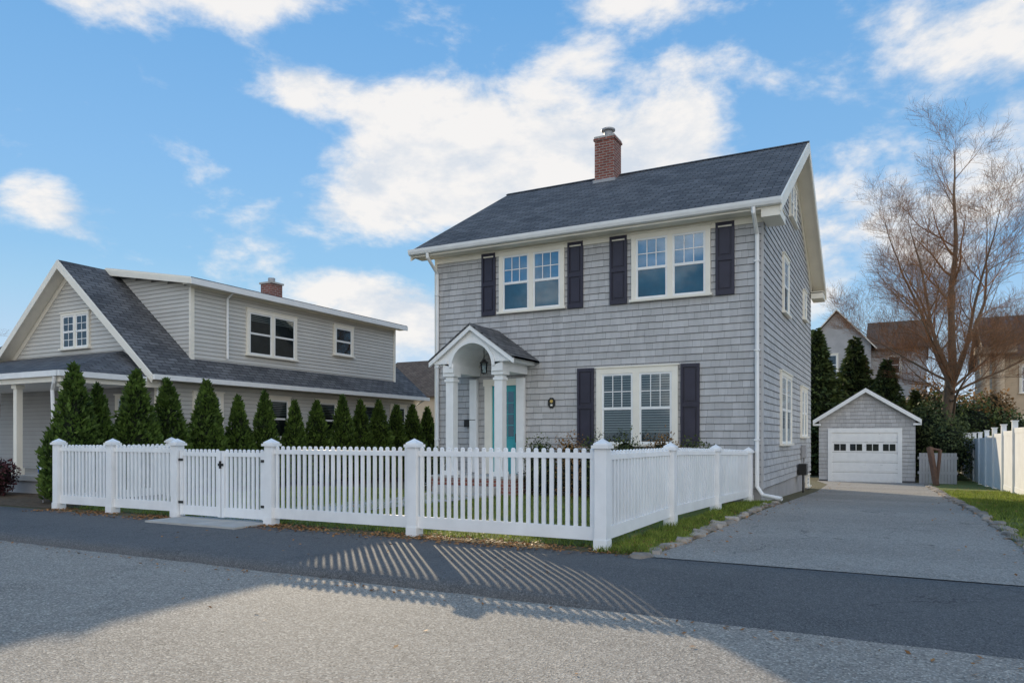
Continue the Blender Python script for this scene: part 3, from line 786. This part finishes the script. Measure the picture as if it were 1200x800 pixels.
cm=[conifer_mesh('spruce_%d'%i,7.2,2.0,9000,20+i,fol_con,True,.13) for i in range(2)]
for i,(x,y,k) in enumerate(((-3.6,40.5,1.02),(-1.9,42.5,.98),(-.4,41.5,.80),(.9,43,.6),(-5.6,43,.95))):
    o=bpy.data.objects.new('spruce_tree',cm[i%2]); scene.collection.objects.link(o)
    o.location=(x,y,-.45); o.scale=(k,k,k); o.rotation_euler=(0,0,i*1.7)

def shrub(name,blobs,n,mat,s0,parent=None):
    mb=MB()
    tot=sum(b[3]*b[4] for b in blobs)
    for (x,y,z,rx_,rz_) in blobs:
        M=8; vs=[];fs=[]
        for i in range(7):
            ph=math.pi*i/6
            for k in range(M):
                a=2*math.pi*k/M; q=.68*(1+.2*noise.noise(Vector((x+math.cos(a),y+math.sin(a),ph))))
                vs.append((x+rx_*q*math.sin(ph)*math.cos(a),y+rx_*q*math.sin(ph)*math.sin(a),z+rz_*q*math.cos(ph)))
        for i in range(6):
            for k in range(M): fs.append((i*M+k,i*M+(k+1)%M,(i+1)*M+(k+1)%M,(i+1)*M+k))
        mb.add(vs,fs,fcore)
        for i in range(int(n*rx_*rz_/tot)):
            d=Vector((random.gauss(0,1),random.gauss(0,1),random.gauss(0,1))).normalized()
            k=random.uniform(.7,1.08)*(1+.3*noise.noise(Vector((x,y,z))+d*2.2))
            p=Vector((x+d.x*rx_*k,y+d.y*rx_*k,z+d.z*rz_*k))
            u=Vector((random.gauss(0,1),random.gauss(0,1),random.gauss(0,1))).normalized(); v=u.cross(d).normalized() if u.cross(d).length>.01 else UP
            s=s0*random.uniform(.5,1.3)
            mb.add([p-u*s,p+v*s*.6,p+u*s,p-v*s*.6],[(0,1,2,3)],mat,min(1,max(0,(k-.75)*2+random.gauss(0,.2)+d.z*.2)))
    return mb.obj(name,parent,uv=False)
random.seed(11)
xx=-7.0; i=0
while xx<-2.9:
    z=gz(14.7); hgt=random.uniform(1.22,1.42)
    shrub('foundation_shrub',[(xx,14.65,z+.62,.42,hgt-.60),(xx+.2,14.55,z+.45,.38,.5)],2600,fol_aut if i%3==1 else fol_hed,.03)
    xx+=random.uniform(.6,.8); i+=1
shrub('foundation_shrub',[(-9.95,14.7,.7,.45,.55)],1800,fol_hed,.03)
shrub('red_shrub',[(-17.9,9.2,.6,.38,.42),(-18.4,9.3,.5,.4,.4)],2600,fol_red,.035)
shrub('low_shrub',[(-16.2,9.6,.35,.35,.28),(-15.9,10.4,.4,.4,.35)],1500,fol_hed,.03)
shrub('evergreen_shrub',[(2.1,37,.9,.9,1.4),(1.5,38.5,1.3,1.1,1.8)],6000,fol_hed,.07)
shrub('evergreen_shrub',[(2.3,44,1.6,1.2,2.4),(3.6,46,1.5,1.5,2.2),(5.4,45,1.2,1.4,1.7)],7000,fol_con,.09)
shrub('autumn_shrub',[(1.6,46,2.6,1.3,1.9),(4.6,47.5,2.6,1.2,1.6)],5000,fol_aut,.09)
bl=[]
for i in range(46):
    x_=random.uniform(-60,60); y_=random.uniform(78,100)
    bl.append((x_,y_,random.uniform(1,3),random.uniform(2.5,5),random.uniform(2.5,5.5)))
shrub('distant_trees',bl,42000,fol_aut,.35)

# ---- bare trees
def bare_tree_mesh(name,seed,height,trunk_r,fork,leaders,spread,nb,rusty=0,lean=0,dens=1.0):
    random.seed(seed); mb=MB()
    def grow(p,d,L,r,lv):
        seg=max(3,int(L/(.7 if lv<2 else .4 if lv<3 else .25))); seg=min(seg,14)
        pts=[p.copy()]; rad=[r]; dirs=[d.copy()]
        end=.10 if lv<2 else .2 if lv<3 else .4
        for i in range(seg):
            d=(d+Vector((random.gauss(0,1),random.gauss(0,1),random.gauss(0,1)))*(.07 if lv<2 else .12)+UP*(.04 if lv<3 else .03)).normalized()
            p=p+d*(L/seg); pts.append(p.copy()); dirs.append(d.copy()); rad.append(r*(1-(1-end)*(i+1)/seg))
        mt=bark if lv<2 else (twigr if random.random()<rusty else twig)
        mb.tube(pts,rad,[9,7,4,3,3,3][lv],mt)
        if lv>=5: return
        n=int([0,nb,9*dens,7*dens,3*dens,0][lv])
        for k in range(n):
            f=(.18 if lv==1 else .15)+.84*(k+random.random()*.9)/n; f=min(f,.99)
            i=min(int(f*seg),seg-1); q=pts[i].lerp(pts[i+1],f*seg-i)
            ax=dirs[i+1].cross(Vector((random.gauss(0,1),random.gauss(0,1),random.gauss(0,1)))).normalized()
            ang=R(random.uniform(28,62))
            dd=dirs[i+1].copy(); dd.rotate(Matrix.Rotation(ang,3,ax))
            if dd.z<-.15: dd.z*=.2
            dd=(dd+UP*.18).normalized()
            rr_=(rad[i]*(1-f)+rad[min(i+1,seg)]*f)
            l={1:L*random.uniform(.28,.50)*(1.15-f*.65),2:random.uniform(.8,1.8)*(1.1-.5*f),3:random.uniform(.4,.95),4:random.uniform(.2,.5)}[lv]
            grow(q,dd,l,max(min(rr_*random.uniform(.35,.55),.06 if lv==1 else 1),.004),lv+1)
    pts=[Vector((0,0,-.3))];rad=[trunk_r*1.5];p=Vector((0,0,.3));d=Vector((lean,0,1)).normalized()
    pts.append(p.copy());rad.append(trunk_r*1.12)
    for i in range(6):
        d=(d+Vector((random.gauss(0,.05),random.gauss(0,.05),.1))).normalized(); p=p+d*(fork-.3)/6; pts.append(p.copy()); rad.append(trunk_r*(1-.06*i))
    mb.tube(pts,rad,12,bark)
    for k in range(leaders):
        a=2*math.pi*k/leaders+random.uniform(-.4,.4); tilt=R(spread*(random.uniform(.6,1.15) if k else .1))
        dd=Vector((math.sin(tilt)*math.cos(a),math.sin(tilt)*math.sin(a),math.cos(tilt)))
        base=pts[-1]-Vector((0,0,random.uniform(0,1.4) if k else 0))
        grow(base,dd,(height-fork)*(random.uniform(.70,.95) if k else 1.0),trunk_r*(random.uniform(.30,.42) if k else .62),1)
    for k in range(6):
        a=2*math.pi*k/6+random.uniform(-.4,.4); tilt=R(random.uniform(50,68))
        dd=Vector((math.sin(tilt)*math.cos(a),math.sin(tilt)*math.sin(a),math.cos(tilt)))
        grow(pts[-1]-Vector((0,0,random.uniform(.3,fork*.5))),dd,(height-fork)*random.uniform(.4,.6),trunk_r*.22,1)
    return mb.mesh(name,uv=False,smooth=True)
bt=bare_tree_mesh('bare_tree_mesh',5,15.6,.30,5.4,6,27,12,.6,dens=1.12)
o=bpy.data.objects.new('bare_tree',bt); scene.collection.objects.link(o); o.location=(2.25,40.5,-.4)
bt2=bare_tree_mesh('bare_tree_mesh_small',9,11,.2,3,4,32,8,.2,dens=.85)
for (x_,y_,k) in ((-42,19,.8),(-60,40,1.1),(9,66,1.0),(16,72,1.0),(22,62,1.0),(-20,80,.9)):
    o=bpy.data.objects.new('bare_tree',bt2); scene.collection.objects.link(o); o.location=(x_,y_,-.4); o.scale=(k,k,k); o.rotation_euler=(0,0,x_)

ys=MB(); sx,sy=-15.4,8.75
ys.tube([(sx,sy,.1),(sx,sy,.72)],[.012,.012],6,metal)
P=[(sx+.14*math.cos(i*math.pi/4+.39),.82+.14*math.sin(i*math.pi/4+.39)) for i in range(8)]
ys.prism(xz,P,sy-.03,sy-.015,basic('blue_sign',(.03,.12,.55),.05,3,.4))
P=[(sx+.09*math.cos(i*math.pi/4+.39),.82+.06*math.sin(i*math.pi/4+.39)) for i in range(8)]
ys.prism(xz,P,sy-.034,sy-.031,white); ys.obj('yard_sign')

# ============================================================ world / sun / camera
SUN_EL=18.8; SUN_L=42
wd=bpy.data.worlds.new('World'); scene.world=wd; wd.use_nodes=True
nt=wd.node_tree; L=nt.links; bg=nt.nodes['Background']
sky=nt.nodes.new('ShaderNodeTexSky'); sky.sky_type='NISHITA'; sky.sun_disc=False
sky.sun_elevation=R(SUN_EL); sky.sun_rotation=R(360-SUN_L); sky.dust_density=0; sky.air_density=1.0; sky.ozone_density=2.0
tc=nt.nodes.new('ShaderNodeTexCoord').outputs['Generated']
def dirv(azl,el):
    return Vector((-math.sin(R(azl))*math.cos(R(el)),math.cos(R(azl))*math.cos(R(el)),math.sin(R(el))))
mp=nt.nodes.new('ShaderNodeMapping'); mp.inputs['Scale'].default_value=(1,1,1.9); L.new(tc,mp.inputs[0])
def wn(scale,det,rough,dist=0,off=(0,0,0)):
    src=mp.outputs[0]
    if any(off):
        a=nt.nodes.new('ShaderNodeVectorMath'); a.operation='ADD'; L.new(src,a.inputs[0]); a.inputs[1].default_value=off; src=a.outputs[0]
    n=nt.nodes.new('ShaderNodeTexNoise'); n.inputs['Scale'].default_value=scale; n.inputs['Detail'].default_value=det; n.inputs['Roughness'].default_value=rough
    n.inputs['Distortion'].default_value=dist; L.new(src,n.inputs['Vector']); return n.outputs[0]
def mth(op,a,b):
    n=nt.nodes.new('ShaderNodeMath'); n.operation=op
    for i,v in enumerate((a,b)):
        if isinstance(v,bpy.types.NodeSocket): L.new(v,n.inputs[i])
        else: n.inputs[i].default_value=v
    return n.outputs[0]
base=wn(5.5,10,.60,.15)
acc=base
blobs=[(17,21.5,.13,.28),(26,22,.15,.28),(36,22.5,.11,.25),(38,17.5,.10,.28),(30,18,.12,.22),(53,28,.12,.20),(46,30,.09,.16),(11,30.5,.13,.22),(20,33,.1,.16),
 (59.5,15,.06,.32),(-5,24,.12,.22),(2.5,16,.13,.24),(-4,14,.1,.2),(39,10,.10,.28),(31,9,.10,.2),(44,25,.06,.2),(8,10,.1,.2),(36,31,.08,.16)]
for (az,el,rad,amp) in blobs:
    v=dirv(az,el); v.z*=1.9
    ds=nt.nodes.new('ShaderNodeVectorMath'); ds.operation='DISTANCE'; L.new(mp.outputs[0],ds.inputs[0]); ds.inputs[1].default_value=v
    mr=nt.nodes.new('ShaderNodeMapRange'); mr.interpolation_type='SMOOTHSTEP'; L.new(ds.outputs['Value'],mr.inputs[0])
    mr.inputs[1].default_value=rad*1.7; mr.inputs[2].default_value=0; mr.inputs[3].default_value=0; mr.inputs[4].default_value=amp
    acc=mth('ADD',acc,mr.outputs[0])
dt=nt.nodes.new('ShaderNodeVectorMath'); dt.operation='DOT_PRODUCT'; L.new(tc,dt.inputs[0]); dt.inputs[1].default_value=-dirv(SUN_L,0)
rear_fill=ramp(nt,dt.outputs['Value'],-.1,.7,0,1)
acc=mth('ADD',acc,mth('MULTIPLY',rear_fill,.17))  # extra cloud cover added behind camera, out of view, to light the facade
mask=nt.nodes.new('ShaderNodeMapRange'); mask.interpolation_type='SMOOTHSTEP'; L.new(acc,mask.inputs[0])
mask.inputs[1].default_value=.58; mask.inputs[2].default_value=.79; mask.inputs[4].default_value=.94
shade=ramp(nt,mth('SUBTRACT',wn(5.5,10,.60,.15,(0,0,-.06)),mth('MULTIPLY',base,1.0)),-.05,.12,0,1)
K=1/.15
ccol=mixc(nt,shade,scalec((.96,.93,.90),K),scalec((.70,.75,.82),K))
fill_gain=mixc(nt,rear_fill,(1,1,1),(3.3,3.15,2.9))  # unseen rear clouds brightened as fill light for the shaded front
cc2=mixc(nt,1.0,ccol,fill_gain,'MULTIPLY')
sp_=nt.nodes.new('ShaderNodeSeparateXYZ'); L.new(tc,sp_.inputs[0])
grad=mixc(nt,ramp(nt,sp_.outputs[2],.0,.22),scalec((.60,.75,.88),K),scalec((.27,.53,.84),K))
grad=mixc(nt,ramp(nt,sp_.outputs[2],.22,.6),grad,scalec((.11,.36,.75),K))
clampn=mixc(nt,1.0,sky.outputs[0],(6,6.2,6.6),'DARKEN')
clear=mixc(nt,.84,clampn,grad)
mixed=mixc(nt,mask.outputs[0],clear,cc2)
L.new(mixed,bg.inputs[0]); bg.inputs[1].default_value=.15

sd=bpy.data.lights.new('sun','SUN'); sd.energy=5; sd.angle=R(.5); sd.color=(1,.84,.60)
so=bpy.data.objects.new('sun',sd); scene.collection.objects.link(so)
sv=dirv(SUN_L,SUN_EL); so.rotation_euler=(-sv).to_track_quat('-Z','Y').to_euler()

cd=bpy.data.cameras.new('camera'); co=bpy.data.objects.new('camera',cd); scene.collection.objects.link(co)
co.location=(0,0,1.45); co.rotation_euler=(R(90),0,R(27.7)); cd.lens=25.68; cd.sensor_width=36; cd.shift_y=.0942; cd.clip_end=3000; cd.clip_start=.05
scene.camera=co
scene.view_settings.view_transform='Standard'; scene.view_settings.look='None'; scene.view_settings.exposure=0
